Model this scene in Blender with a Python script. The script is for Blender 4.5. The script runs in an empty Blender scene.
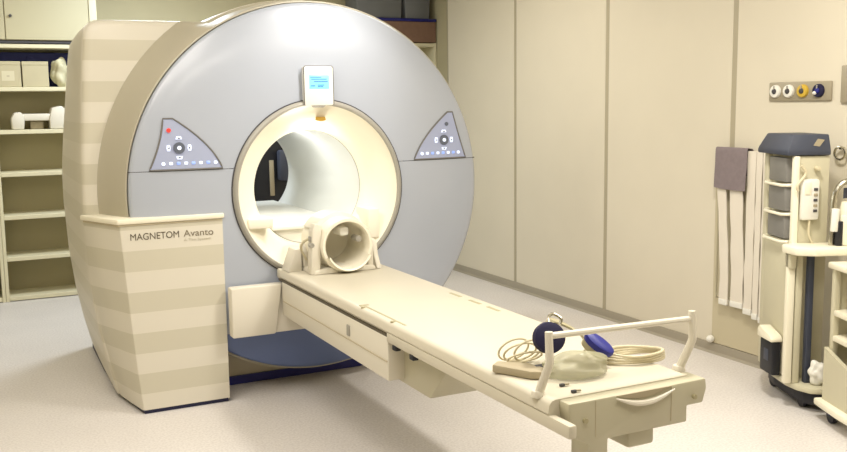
import bpy, bmesh, math, random
from mathutils import Vector, Matrix
random.seed(7)
PI = math.pi
S = bpy.context.scene
COL = S.collection

# ------------------------------------------------------------------ materials
def lin(c):
    c = c/255.0
    return c/12.92 if c <= .04045 else ((c+.055)/1.055)**2.4
def rgb(t): return (lin(t[0]), lin(t[1]), lin(t[2]), 1)

def mat(name, c, rough=.5, metal=0., noise=0., scale=6., bump=0., bscale=200., emis=None, estr=0., coat=0., alpha=1., trans=0., spec=.5):
    m = bpy.data.materials.new(name); m.use_nodes = True
    nt = m.node_tree; b = nt.nodes['Principled BSDF']
    b.inputs['Base Color'].default_value = rgb(c)
    b.inputs['Roughness'].default_value = rough
    b.inputs['Metallic'].default_value = metal
    b.inputs['Coat Weight'].default_value = coat; b.inputs['Coat Roughness'].default_value = .19
    b.inputs['Specular IOR Level'].default_value = spec
    b.inputs['Alpha'].default_value = alpha
    b.inputs['Transmission Weight'].default_value = trans
    if emis:
        b.inputs['Emission Color'].default_value = rgb(emis); b.inputs['Emission Strength'].default_value = estr
    tc = nt.nodes.new('ShaderNodeTexCoord')
    if noise:
        n = nt.nodes.new('ShaderNodeTexNoise'); n.inputs['Scale'].default_value = scale; n.inputs['Detail'].default_value = 4
        nt.links.new(tc.outputs['Object'], n.inputs['Vector'])
        mx = nt.nodes.new('ShaderNodeMix'); mx.data_type = 'RGBA'
        k = 1-noise
        mx.inputs[6].default_value = rgb((c[0]*k, c[1]*k, c[2]*k)); mx.inputs[7].default_value = rgb(tuple(min(255, v*(1+noise*.5)) for v in c))
        nt.links.new(n.outputs['Fac'], mx.inputs[0]); nt.links.new(mx.outputs[2], b.inputs['Base Color'])
    if bump:
        n2 = nt.nodes.new('ShaderNodeTexNoise'); n2.inputs['Scale'].default_value = bscale
        nt.links.new(tc.outputs['Object'], n2.inputs['Vector'])
        bp = nt.nodes.new('ShaderNodeBump'); bp.inputs['Strength'].default_value = bump; bp.inputs['Distance'].default_value = .002
        nt.links.new(n2.outputs['Fac'], bp.inputs['Height']); nt.links.new(bp.outputs['Normal'], b.inputs['Normal'])
    return m

M = {}
M['panel'] = mat('wall_panel_laminate', (219, 211, 192), .55, noise=.03, scale=2)
M['joint'] = mat('joint_strip', (172, 163, 140), .5)
M['plaster'] = mat('back_plaster', (190, 181, 148), .8, noise=.04, scale=3)
M['ceil'] = mat('ceiling_paint', (232, 229, 218), .9)
M['skirt'] = mat('cove_skirting', (160, 152, 136), .5)
M['cream'] = mat('cream_enamel', (219, 213, 198), .42, noise=.02, scale=3)
M['tabletop'] = mat('table_laminate', (206, 199, 181), .42, noise=.025, scale=4)
M['tablegrey'] = mat('table_end_grey', (188, 182, 158), .45, noise=.03, scale=5)
M['ring'] = mat('beige_bevel', (176, 169, 150), .45)
M['disc'] = mat('blue_grey_cover', (168, 174, 186), .36, noise=.02, scale=2, spec=.6, coat=.85)
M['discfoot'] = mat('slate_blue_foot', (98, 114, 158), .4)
M['bezel'] = mat('bezel_grey', (156, 152, 142), .4)
M['gap'] = mat('dark_gap', (70, 68, 70), .7)
M['funnel'] = mat('bore_cream', (238, 232, 214), .38)
M['tube'] = mat('bore_lining', (222, 224, 222), .3)
M['kick'] = mat('navy_kick', (26, 28, 112), .4)
M['kickdark'] = mat('navy_base', (22, 23, 66), .5)
M['base'] = mat('plinth_grey', (204, 194, 172), .6)
M['lid'] = mat('lid_cream', (234, 227, 206), .4)
M['ink'] = mat('lettering_ink', (86, 78, 62), .6)
M['inkfaint'] = mat('lettering_faint', (194, 186, 166), .6)
M['ink2'] = mat('lettering_light', (122, 112, 92), .6)
M['inkpale'] = mat('lettering_pale', (186, 174, 148), .6)
M['scr'] = mat('screen_cyan', (120, 190, 220), .3, emis=(120, 205, 240), estr=.75)
M['scrtxt'] = mat('screen_text', (60, 120, 170), .4)
M['white'] = mat('white_plastic', (232, 230, 222), .4)
M['key'] = mat('backlit_key', (225, 232, 250), .4, emis=(215, 228, 255), estr=.55)
M['keyblue'] = mat('backlit_blue', (150, 175, 230), .4, emis=(120, 150, 235), estr=.45)
M['padblue'] = mat('pad_face', (158, 164, 178), .38, emis=(110, 130, 230), estr=.13)
M['red'] = mat('red_key', (215, 60, 50), .4, emis=(230, 60, 50), estr=.5)
M['frame'] = mat('panel_frame', (110, 108, 104), .5)
M['darkbtn'] = mat('jog_grey', (92, 98, 112), .4)
M['ochre'] = mat('ochre_sticker', (190, 150, 50), .5)
M['navy'] = mat('navy_foam', (18, 14, 56), .75)
M['navy2'] = mat('navy_vinyl', (24, 30, 128), .45)
M['navycloth'] = mat('navy_cloth', (52, 56, 110), .85, noise=.1, scale=30)
M['olive'] = mat('olive_plastic', (168, 160, 128), .5)
M['pouch'] = mat('pale_pouch', (190, 188, 158), .3, noise=.04, scale=12, alpha=.5)
M['cable'] = mat('cable_ivory', (206, 196, 166), .45)
M['plug'] = mat('plug_grey', (168, 156, 130), .6)
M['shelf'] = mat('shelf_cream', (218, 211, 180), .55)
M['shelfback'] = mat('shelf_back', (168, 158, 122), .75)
M['door'] = mat('cabinet_door', (186, 178, 146), .55)
M['box'] = mat('grey_carton', (190, 180, 148), .8, noise=.04, scale=14)
M['boxlab'] = mat('carton_label', (208, 200, 170), .8)
M['bag'] = mat('plastic_bag', (206, 200, 168), .5, noise=.12, scale=22)
M['brown'] = mat('brown_wood', (130, 100, 82), .6, noise=.10, scale=18)
M['slate'] = mat('slate_crate', (112, 114, 116), .55)
M['slatelid'] = mat('slate_lid', (62, 67, 82), .5, noise=.04, scale=8)
M['bin'] = mat('bin_front', (128, 126, 122), .35, noise=.05, scale=10)
M['cart'] = mat('cart_beige', (200, 194, 168), .5, noise=.02, scale=4)
M['cartwhite'] = mat('worktop_white', (240, 234, 212), .4)
M['dark'] = mat('dark_rubber', (32, 32, 40), .6)
M['black'] = mat('black_plastic', (26, 27, 34), .5)
M['chrome'] = mat('chrome', (190, 186, 172), .22, metal=1.)
M['plate'] = mat('outlet_plate', (160, 150, 128), .42, noise=.03, scale=20)
M['yellow'] = mat('yellow_outlet', (206, 172, 60), .4)
M['rail'] = mat('rack_tube', (176, 168, 142), .4)
M['strap'] = mat('white_strap', (226, 218, 204), .7, bump=.3, bscale=300)
M['towel'] = mat('mauve_towel', (134, 122, 124), .95, noise=.08, scale=40, bump=.8, bscale=250)
M['rackback'] = mat('rack_back', (196, 186, 158), .6)
M['lamp'] = mat('lamp_diffuser', (255, 250, 235), .5, emis=(255, 244, 220), estr=4.)

def floor_mat():
    m = mat('floor_vinyl', (224, 219, 214), .42)
    nt = m.node_tree; b = nt.nodes['Principled BSDF']
    tc = [n for n in nt.nodes if n.type == 'TEX_COORD'][0]
    n1 = nt.nodes.new('ShaderNodeTexNoise'); n1.inputs['Scale'].default_value = 90; n1.inputs['Detail'].default_value = 3
    n2 = nt.nodes.new('ShaderNodeTexNoise'); n2.inputs['Scale'].default_value = 2.5
    nt.links.new(tc.outputs['Object'], n1.inputs['Vector']); nt.links.new(tc.outputs['Object'], n2.inputs['Vector'])
    r = nt.nodes.new('ShaderNodeValToRGB')
    r.color_ramp.elements[0].position = .36; r.color_ramp.elements[0].color = rgb((214, 208, 204))
    r.color_ramp.elements[1].position = .62; r.color_ramp.elements[1].color = rgb((230, 225, 221))
    nt.links.new(n1.outputs['Fac'], r.inputs[0])
    mx = nt.nodes.new('ShaderNodeMix'); mx.data_type = 'RGBA'; mx.blend_type = 'MULTIPLY'; mx.inputs[0].default_value = .12
    nt.links.new(r.outputs[0], mx.inputs[6]); nt.links.new(n2.outputs['Fac'], mx.inputs[7])
    nt.links.new(mx.outputs[2], b.inputs['Base Color'])
    return m
M['floor'] = floor_mat()

def stripe_mat():
    # the cover's printed pattern: level beige bands every 0.205 m
    m = mat('striped_cover', (222, 213, 190), .42)
    nt = m.node_tree; b = nt.nodes['Principled BSDF']
    tc = [n for n in nt.nodes if n.type == 'TEX_COORD'][0]
    sp = nt.nodes.new('ShaderNodeSeparateXYZ'); nt.links.new(tc.outputs['Object'], sp.inputs[0])
    def mth(op, a, bb=None):
        n = nt.nodes.new('ShaderNodeMath'); n.operation = op
        for i, v in enumerate((a, bb)):
            if v is None: continue
            if isinstance(v, (int, float)): n.inputs[i].default_value = v
            else: nt.links.new(v, n.inputs[i])
        return n.outputs[0]
    z = sp.outputs[2]; y = sp.outputs[1]
    fr = mth('FRACT', mth('DIVIDE', mth('SUBTRACT', z, .105-2.05), .205))
    band = mth('LESS_THAN', fr, .5)
    side = mth('MULTIPLY', mth('GREATER_THAN', y, .325-.8), mth('GREATER_THAN', z, 1.44))
    fac = mth('MULTIPLY', band, mth('SUBTRACT', 1., side))
    soft = mth('SUBTRACT', 1., mth('MULTIPLY', mth('GREATER_THAN', y, .335-.8), .45))
    fac = mth('MULTIPLY', fac, soft)
    mx = nt.nodes.new('ShaderNodeMix'); mx.data_type = 'RGBA'
    mx.inputs[6].default_value = rgb((214, 208, 193)); mx.inputs[7].default_value = rgb((199, 193, 174))
    nt.links.new(fac, mx.inputs[0]); nt.links.new(mx.outputs[2], b.inputs['Base Color'])
    return m
M['stripe'] = stripe_mat()

# ------------------------------------------------------------------ object helpers
def tag(o, label=None, cat=None, group=None, kind=None):
    if label: o['label'] = label
    if cat: o['category'] = cat
    if group: o['group'] = group
    if kind: o['kind'] = kind
    return o

def thing(name, loc, label, cat, group=None, rz=0.):
    o = bpy.data.objects.new(name, None); COL.objects.link(o)
    o.empty_display_size = .1
    o.location = loc; o.rotation_euler = (0, 0, rz)
    return tag(o, label, cat, group)

def world_loc(o):
    m = Matrix.LocRotScale(o.location, o.rotation_euler, None)
    return (world_loc(o.parent) @ m) if o.parent else m

def obj(name, bm, m, parent=None, label=None, smooth=True, local=False, angle=35, origin=None):
    """bm in world coordinates (or in the parent's frame when local)"""
    bmesh.ops.remove_doubles(bm, verts=bm.verts, dist=1e-6)
    bmesh.ops.recalc_face_normals(bm, faces=bm.faces)
    me = bpy.data.meshes.new(name)
    if parent and not local:
        bm.transform(world_loc(parent).inverted())
    if not parent and origin is not None:
        bm.transform(Matrix.Translation(-Vector(origin)))
    if smooth:
        for f in bm.faces: f.smooth = True
        lim = math.radians(angle)
        for e in bm.edges:
            if len(e.link_faces) == 2 and e.calc_face_angle(0) > lim: e.smooth = False
    bm.to_mesh(me); bm.free()
    me.materials.append(M[m] if isinstance(m, str) else m)
    o = bpy.data.objects.new(name, me); COL.objects.link(o)
    if parent: o.parent = parent
    elif origin is not None: o.location = origin
    if label: o['label'] = label
    return o

def struct(name, bm, m, origin=None):
    return tag(obj(name, bm, m, origin=origin), kind='structure')

def NB(): return bmesh.new()

def box(bm, a, b, bev=0., seg=2, rz=0.):
    a = Vector(a); b = Vector(b); c = (a+b)/2; s = b-a
    mt = Matrix.Translation(c) @ Matrix.Rotation(rz, 4, 'Z') @ Matrix.Diagonal((*s, 1))
    t = bmesh.new(); bmesh.ops.create_cube(t, size=1, matrix=mt)
    if bev > 0:
        bmesh.ops.bevel(t, geom=t.edges[:], offset=min(bev, min(s)*.49), segments=seg, affect='EDGES', profile=.5)
    merge(bm, t); return bm

def merge(bm, t):
    me = bpy.data.meshes.new('tmp'); t.to_mesh(me); t.free(); bm.from_mesh(me); bpy.data.meshes.remove(me)

def prism(bm, pts, a, b, axis='z', bev=0., seg=2):
    """extrude polygon pts (2D) along axis between a and b"""
    t = bmesh.new()
    def P(u, v, w):
        return {'z': (u, v, w), 'y': (u, w, v), 'x': (w, u, v)}[axis]
    v0 = [t.verts.new(P(u, v, a)) for u, v in pts]; v1 = [t.verts.new(P(u, v, b)) for u, v in pts]
    n = len(pts)
    t.faces.new(v0); t.faces.new(v1)
    for i in range(n): t.faces.new((v0[i], v0[(i+1) % n], v1[(i+1) % n], v1[i]))
    bmesh.ops.recalc_face_normals(t, faces=t.faces)
    if bev: bmesh.ops.bevel(t, geom=t.edges[:], offset=bev, segments=seg, affect='EDGES', profile=.5)
    merge(bm, t); return bm

def cyl(bm, p, q, r, r2=None, seg=20, bev=0.):
    p = Vector(p); q = Vector(q); d = q-p
    rot = d.to_track_quat('Z', 'Y').to_matrix().to_4x4()
    t = bmesh.new()
    bmesh.ops.create_cone(t, cap_ends=True, segments=seg, radius1=r, radius2=r if r2 is None else r2, depth=d.length,
                          matrix=Matrix.Translation((p+q)/2) @ rot)
    if bev:
        ed = [e for e in t.edges if len(e.link_faces) == 2 and e.calc_face_angle(0) > .8]
        bmesh.ops.bevel(t, geom=ed, offset=bev, segments=2, affect='EDGES', profile=.5)
    merge(bm, t); return bm

def catmull(P, n=8, closed=False):
    P = [Vector(p) for p in P]; out = []
    N = len(P)
    rng = range(N if closed else N-1)
    for i in rng:
        if closed: a, b, c, d = P[(i-1) % N], P[i], P[(i+1) % N], P[(i+2) % N]
        else: a, b, c, d = P[max(i-1, 0)], P[i], P[i+1], P[min(i+2, N-1)]
        for k in range(n):
            t = k/n
            out.append(.5*((2*b)+(c-a)*t+(2*a-5*b+4*c-d)*t*t+(3*b-a-3*c+d)*t**3))
    if not closed: out.append(P[-1])
    return out

def tube(bm, pts, r, seg=10, closed=False, smooth=0):
    pts = catmull(pts, smooth, closed) if smooth else [Vector(p) for p in pts]
    n = len(pts); rings = []
    up = None
    for i, p in enumerate(pts):
        if closed: d = pts[(i+1) % n]-pts[(i-1) % n]
        else: d = pts[min(i+1, n-1)]-pts[max(i-1, 0)]
        d.normalize()
        if up is None:
            up = Vector((0, 0, 1)) if abs(d.z) < .9 else Vector((1, 0, 0))
        s = d.cross(up).normalized(); u = s.cross(d).normalized(); up = u
        rr = r
        if isinstance(r, (list, tuple)):
            x = i/max(n-1, 1)*(len(r)-1); j = min(int(x), len(r)-2); rr = r[j]+(r[j+1]-r[j])*(x-j)
        rings.append([bm.verts.new(p+(s*math.cos(2*PI*k/seg)+u*math.sin(2*PI*k/seg))*rr) for k in range(seg)])
    m = n if closed else n-1
    for i in range(m):
        A, B = rings[i], rings[(i+1) % n]
        for k in range(seg): bm.faces.new((A[k], A[(k+1) % seg], B[(k+1) % seg], B[k]))
    if not closed: bm.faces.new(rings[0]); bm.faces.new(rings[-1])
    return bm

def lathe_y(bm, prof, cx=0., cz=1.07, seg=96, a0=0., a1=2*PI, closed=False):
    """profile of (radius, y) revolved round a line along y"""
    full = abs(a1-a0-2*PI) < 1e-6
    n = seg if full else seg+1
    rings = []
    for k in range(n):
        t = a0+(a1-a0)*k/seg
        rings.append([bm.verts.new((cx+r*math.cos(t), y, cz+r*math.sin(t))) for r, y in prof])
    m = len(prof)
    for k in range(seg):
        A, B = rings[k], rings[(k+1) % n]
        for j in range(m if closed else m-1):
            bm.faces.new((A[j], A[(j+1) % m], B[(j+1) % m], B[j]))
    return bm

def ellipsoid(bm, c, r, rot=None, su=20, sv=12):
    mt = Matrix.Translation(c) @ (rot.to_4x4() if rot else Matrix()) @ Matrix.Diagonal((*r, 1))
    t = bmesh.new(); bmesh.ops.create_uvsphere(t, u_segments=su, v_segments=sv, radius=1, matrix=mt)
    merge(bm, t); return bm

def copy_tree(o, parent=None):
    c = o.copy(); COL.objects.link(c)
    if parent: c.parent = parent
    for ch in [x for x in bpy.data.objects if x.parent == o]: copy_tree(ch, c)
    return c

# ------------------------------------------------------------------ the room
XW, YB, XL, YF, ZC = 2.296, 3.63, -3.0, -6.4, 2.75
struct('floor', box(NB(), (XL-.1, YF-.1, -.1), (2.52, YB+.1, 0)), 'floor')
struct('ceiling', box(NB(), (XL-.1, YF-.1, ZC), (2.52, YB+.1, ZC+.1)), 'ceil')
struct('wall_back', box(NB(), (XL-.1, YB, 0), (2.52, YB+.1, ZC)), 'plaster')
struct('wall_left', box(NB(), (XL-.1, YF, 0), (XL, YB, ZC)), 'plaster')
struct('wall_front', box(NB(), (XL-.1, YF-.1, 0), (2.52, YF, ZC)), 'plaster')
struct('wall_right', box(NB(), (2.42, YF, 0), (2.52, YB, ZC)), 'plaster')
w = NB()
ys = [2.86, 1.726, .56, -.601, -1.765, -2.93, -4.1, -5.26, YF]
for a, b in zip(ys[:-1], ys[1:]):
    box(w, (XW, b+.018, 0), (2.42, a-.018, ZC), .004, 1)
struct('wall_right', w, 'panel')
for i, y in enumerate(ys[1:5]):
    struct('trim_%d' % (i+1), box(NB(), (XW+.003, y-.019, .05), (2.42, y+.019, ZC)), 'joint')
struct('trim_5', box(NB(), (XW-.001, 2.842, 0), (2.425, 2.86, ZC)), 'joint')
sk = NB()
prism(sk, [(XW, 0), (XW, .06), (XW-.008, .06), (XW-.012, .012), (XW-.03, 0)], YF, 2.86, 'y')
struct('baseboard_right', sk, 'skirt')

# ------------------------------------------------------------------ the scanner
mri = thing('mri_scanner', (0, .8, 0), 'large MRI scanner with blue-grey round front, cream bore and striped beige housing', 'scanner')
CZ = 1.07

# outline of the housing seen from the front, starting at the left foot
HW = [(0, -1.03), (.2, -1.072), (.4, -1.108), (.65, -1.135), (.95, -1.148), (1.2, -1.146), (1.4, -1.136), (1.6, -1.122), (1.75, -1.112), (1.86, -1.102)]
L = [(x, z) for z, x in HW] + [(-1.093, 1.90), (-1.074, 1.928), (-1.045, 1.942), (-.99, 1.947), (-.6, 1.949)]
RA = 1.008
a0 = math.acos(-math.sqrt(RA**2-(1.949-CZ)**2)/RA)
arc = []
for k in range(41):
    t = a0-(a0+.62)*k/40; q = RA-.026*max(0., math.cos(t))**.6
    arc.append((q*math.cos(t), CZ+q*math.sin(t)))
R_ = [(.8, .3), (.76, 0.02)]
poly = L + arc + R_
poly[0] = (-1.03, .024)
dense = []
for i in range(len(poly)):
    p, q = poly[i], poly[(i+1) % len(poly)]
    for k in range(40):
        dense.append((p[0]+(q[0]-p[0])*k/40, p[1]+(q[1]-p[1])*k/40))
dp = sorted((math.atan2(z-CZ, x), math.hypot(x, z-CZ)) for x, z in dense)
def r_out(t):
    while t > PI: t -= 2*PI
    while t < -PI: t += 2*PI
    import bisect
    i = bisect.bisect(dp, (t, 0))
    (ta, ra), (tb, rb) = dp[i-1], dp[i % len(dp)]
    if tb < ta: tb += 2*PI
    if t < ta: t += 2*PI
    f = (t-ta)/max(tb-ta, 1e-9)
    return ra+(rb-ra)*f
angs = [2*PI*k/360 for k in range(360)]
for px, pz in ((-1.03, .024), (.76, .02)): angs.append(math.atan2(pz-CZ, px) % (2*PI))
angs.sort()
def loops(bm, rows, close_first=None, close_last=None):
    """rows: list of functions angle -> (radius, y)"""
    R = []
    for fn in rows:
        ring = []
        for t in angs:
            r, y = fn(t); ring.append(bm.verts.new((r*math.cos(t), y, CZ+r*math.sin(t))))
        R.append(ring)
    n = len(angs)
    for A, B in zip(R[:-1], R[1:]):
        for k in range(n): bm.faces.new((A[k], A[(k+1) % n], B[(k+1) % n], B[k]))
    return R
sh = NB()
YFt = .30
rows = [lambda t: (r_out(t)*.72, YFt), lambda t: (r_out(t)-.05, YFt), lambda t: (r_out(t)-.02, YFt+.008), lambda t: (r_out(t)-.006, YFt+.022),
        lambda t: (r_out(t), YFt+.045)]
for y in (.5, .7, .9, 1.1, 1.3, 1.46):
    s = 1-.015*((y-.345)/1.1)**2
    rows.append(lambda t, y=y, s=s: (r_out(t)*s, y))
rows += [lambda t: (r_out(t)*.985-.012, 1.52), lambda t: (r_out(t)*.985-.05, 1.56), lambda t: (.42, 1.58)]
loops(sh, rows)
for v in sh.verts:
    if v.co.x < 0 and v.co.y > .345:
        k_ = min(1., max(0., (v.co.z-1.1)/.75)); v.co.x *= 1-.034*(v.co.y-.345)/1.15*k_
obj('housing', sh, 'stripe', mri, label='beige housing printed with level bands', angle=50)
fr = NB()
def r_ann(t):
    low = max(0., -math.sin(t)-.78)/.22
    return min(1.078-.10*low**.7, r_out(t)-.004)
loops(fr, [lambda t: (.955, .12), lambda t: (.966, .085), lambda t: (.970, .074), lambda t: (.977, .076),
           lambda t: (.978+(r_ann(t)-.978)*.5, .18), lambda t: (r_ann(t)-.012, .285), lambda t: (r_ann(t), .297), lambda t: (r_ann(t)-.02, .31)])
obj('front_bevel', fr, 'ring', mri, label='darker beige bevelled ring round the blue-grey front')

# blue-grey dished face
def ysurf(r):
    if r < .5: return 0.
    u = (r-.5)/.463
    return .006*u + .022*u**2.2 + .024*u**6
face_prof = [(.47, .06), (.47, 0.)] + [(.5+.463*k/26, ysurf(.5+.463*k/26)) for k in range(27)] + [(.9655, .062), (.9655, .085), (.955, .12)]
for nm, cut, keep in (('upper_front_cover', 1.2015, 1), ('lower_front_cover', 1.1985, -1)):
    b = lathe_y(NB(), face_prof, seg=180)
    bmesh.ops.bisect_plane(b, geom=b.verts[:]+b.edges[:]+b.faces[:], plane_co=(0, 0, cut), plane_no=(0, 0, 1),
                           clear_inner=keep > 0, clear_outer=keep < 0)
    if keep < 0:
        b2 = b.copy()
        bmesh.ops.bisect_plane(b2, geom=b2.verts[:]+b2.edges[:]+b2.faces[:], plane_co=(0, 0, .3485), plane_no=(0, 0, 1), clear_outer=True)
        obj('front_foot', b2, 'discfoot', mri, angle=60, label='darker slate-blue lowest part of the round front')  # lowest slice of the round front, coloured darker slate blue
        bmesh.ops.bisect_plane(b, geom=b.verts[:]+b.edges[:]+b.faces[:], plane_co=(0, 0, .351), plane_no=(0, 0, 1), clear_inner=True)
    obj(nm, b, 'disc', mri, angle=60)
for s in (-1, 1):
    pts = []
    for k in range(24):
        x = s*(.485+.478*k/23); r = math.hypot(x, .13); pts.append((x, ysurf(min(r, .963))+.004, 1.2))
    obj('cover_seam', tube(NB(), pts, .0035, 6), 'gap', mri)

# bore
obj('bore_bezel', lathe_y(NB(), [(.468, .02), (.468, -.008), (.463, -.016), (.454, -.021), (.446, -.020), (.441, -.013), (.439, .0), (.439, .02)], closed=True), 'bezel', mri,
    label='grey rim ring round the bore')
obj('bezel_gap', lathe_y(NB(), [(.4675, .003), (.4675, -.004), (.474, -.0035), (.474, .003)], closed=True), 'gap', mri)
obj('bore_funnel', lathe_y(NB(), [(.4415, .0), (.4415, -.010), (.437, -.004), (.424, .014), (.402, .034), (.376, .054), (.35, .076), (.332, .10), (.319, .13), (.312, .165), (.3095, .2)]), 'funnel', mri,
    label='cream flared mouth of the bore')
obj('bore_tube', lathe_y(NB(), [(.3095, .2), (.3085, .3), (.308, 1.42), (.316, 1.47), (.35, 1.53), (.42, 1.585), (.44, 1.59)]), 'tube', mri,
    label='pale smooth bore lining')
tr = NB(); lathe_y(tr, [(.309, .2), (.3075, .201), (.3075, .204), (.309, .205)], seg=96)
obj('bore_joint', tr, 'bezel', mri)
# bed track in the bore
dk = NB(); box(dk, (-.215, .17, .845), (.215, 1.5, .87), .006)
aa = math.asin(.212/.3065); prism(dk, [(.3065*math.sin(-aa+2*aa*k/20), 1.07-.3065*math.cos(-aa+2*aa*k/20)) for k in range(21)] + [(.20, .846), (-.20, .846)], .205, 1.45, 'y')
obj('bed_track', dk, 'white', mri, label='white bed track along the bottom of the bore')
lw = NB(); ellipsoid(lw, (.028, .040, 1.436), (.030, .012, .011))
box(lw, (.004, .030, 1.441), (.052, .055, 1.449), .003)
obj('laser_window', lw, 'ochre', mri, label='ochre laser window at the top of the bore mouth')
for s, a, b in ((-1, (-.392, -.005, .885), (-.262, .17, .938)), (1, (.270, -.005, .79), (.334, .17, .95))):
    q = NB(); box(q, a, b, .007)
    obj('side_ledge', q, 'bezel' if s > 9 else 'funnel', mri)

# display above the bore
dp_ = NB()
prism(dp_, [(-.071, 1.514), (-.064, 1.508), (.079, 1.508), (.086, 1.514), (.086, 1.700), (.079, 1.708), (-.064, 1.708), (-.071, 1.700)], -.032, .04, 'y', .004)
disp = obj('display', dp_, 'white', mri, label='small white status display above the bore')
db = NB(); tube(db, [(-.072, -.028, 1.512), (-.072, -.028, 1.702), (-.065, -.028, 1.709), (.080, -.028, 1.709), (.087, -.028, 1.702), (.087, -.028, 1.512)], .0035, 6)
obj('display_frame', db, 'frame', disp)
ds = NB(); box(ds, (-.046, -.0340, 1.592), (.064, -.030, 1.664), .002)
obj('screen', ds, 'scr', disp, label='lit cyan screen')
dt = NB()
for x0, x1, z in ((-.04, .02, 1.652), (-.035, .05, 1.642), (-.02, .055, 1.630), (-.038, -.015, 1.608), (.0, .035, 1.612), (.0, .03, 1.604)):
    box(dt, (x0, -.0350, z-.0022), (x1, -.0335, z+.0022))
obj('screen_readout', dt, 'scrtxt', disp)
dn = NB(); prism(dn, [(-.03, 1.508), (.045, 1.508), (.03, 1.497), (-.015, 1.497)], -.030, .02, 'y', .002)
obj('display_notch', dn, 'bezel', disp)

for o in [disp]: o.location.x -= .010

# control panels left and right of the bore
def panel(sgn, name, zc_, apex, lft, rgt, bulge_l, bulge_r, keys_x):
    zb, zt = 1.206, apex[1]
    def xl(z):
        u = (z-zb)/(zt-zb); return lft+(apex[0]-lft)*u + bulge_l*4*u*(1-u)
    def xr(z):
        u = (z-zb)/(zt-zb); return rgt+(apex[2]-rgt)*u + bulge_r*4*u*(1-u)
    def P(x, z, d=.004):
        return Vector((x, ysurf(min(.96, math.hypot(x, z-CZ)))-d, z))
    b = NB(); rows = []
    nz, nx = 24, 16
    for i in range(nz+1):
        z = zb+(zt-zb)*i/nz
        rows.append([b.verts.new(P(xl(z)+(xr(z)-xl(z))*j/nx, z)) for j in range(nx+1)])
    for i in range(nz):
        for j in range(nx): b.faces.new((rows[i][j], rows[i][j+1], rows[i+1][j+1], rows[i+1][j]))
    ex = bmesh.ops.extrude_face_region(b, geom=b.faces[:])
    for v in [g for g in ex['geom'] if isinstance(g, bmesh.types.BMVert)]: v.co.y += .012
    p = obj('control_panel', b, 'padblue', mri, label=name)
    bd = [P(xl(zb+(zt-zb)*i/20), zb+(zt-zb)*i/20) for i in range(21)] + [P(xr(zt-(zt-zb)*i/20), zt-(zt-zb)*i/20) for i in range(21)]
    bd += [P(rgt+(lft-rgt)*i/12, zb) for i in range(1, 12)]
    obj('panel_frame', tube(NB(), bd, .0045, 6, closed=True), 'frame', p)
    c = zc_
    def disc(bm, x, z, r, h=.006, seg=20):
        q = P(x, z); cyl(bm, (x, q.y-h, z), (x, q.y+.004, z), r, seg=seg); return bm
    obj('jog_dial', disc(NB(), c[0], c[1], .028, .006, 28), 'darkbtn', p)
    obj('centre_button', disc(NB(), c[0], c[1], .010, .009), 'key', p)
    for dx, dz in ((0, .048), (0, -.048), (-.05, 0), (.05, 0)):
        k = NB(); x, z = c[0]+dx, c[1]+dz; q = P(x, z)
        if dx: prism(k, [(x-.007, z-.015), (x+.007, z-.015), (x+.010, z), (x+.007, z+.015), (x-.007, z+.015), (x-.010, z)], q.y-.005, q.y+.004, 'y', .001)
        else: prism(k, [(x-.016, z-.007), (x+.016, z-.007), (x+.011, z+.008), (x-.011, z+.008)] if dz > 0 else [(x-.011, z-.008), (x+.011, z-.008), (x+.016, z+.007), (x-.016, z+.007)], q.y-.005, q.y+.004, 'y', .001)
        ko = obj('arrow_button', k, 'key', p)
    for dx, dz in ((0, .048), (0, -.048), (-.05, 0), (.05, 0)):
        x, z = c[0]+dx, c[1]+dz; q = P(x, z); d = .0055; mk = NB()
        if dx: prism(mk, [(x-.004, z), (x+.004, z-.007), (x+.004, z+.007)] if dx < 0 else [(x+.004, z), (x-.004, z-.007), (x-.004, z+.007)], q.y-d-.001, q.y, 'y')
        else: prism(mk, [(x-.008, z-.004), (x+.008, z-.004), (x, z+.004)] if dz > 0 else [(x-.008, z+.004), (x+.008, z+.004), (x, z-.004)], q.y-d-.001, q.y, 'y')
        obj('arrow_mark', mk, 'darkbtn', p)
    for i, x in enumerate(keys_x):
        k = NB(); q = P(x, 1.236)
        big = i in (0, len(keys_x)-1)
        if big: cyl(k, (x, q.y-.005, 1.236), (x, q.y+.004, 1.236), .009, seg=16)
        else: box(k, (x-.009, q.y-.004, 1.229), (x+.009, q.y+.004, 1.244), .003)
        obj('function_key', k, 'key' if (big or i % 2) else 'keyblue', p)
    e = NB(); xr_ = c[0]-sgn*.0
    ex_, ez_ = (c[0]-.045, c[1]+.086) if sgn < 0 else (c[0]+.02, c[1]+.088)
    disc(e, ex_, ez_, .0105)
    obj('stop_button', e, 'red' if sgn < 0 else 'darkbtn', p, label='red stop button' if sgn < 0 else None)
panel(-1, 'curved triangular control panel left of the bore', (-.722, 1.312), (-.79, 1.455, -.745), -.866, -.514, .012, .035, [-.80+.036*i for i in range(8)])
panel(1, 'curved triangular control panel right of the bore', (.742, 1.308), (.772, 1.462, .808), .552, .890, -.030, -.004, [.60+.034*i for i in range(8)])

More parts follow.
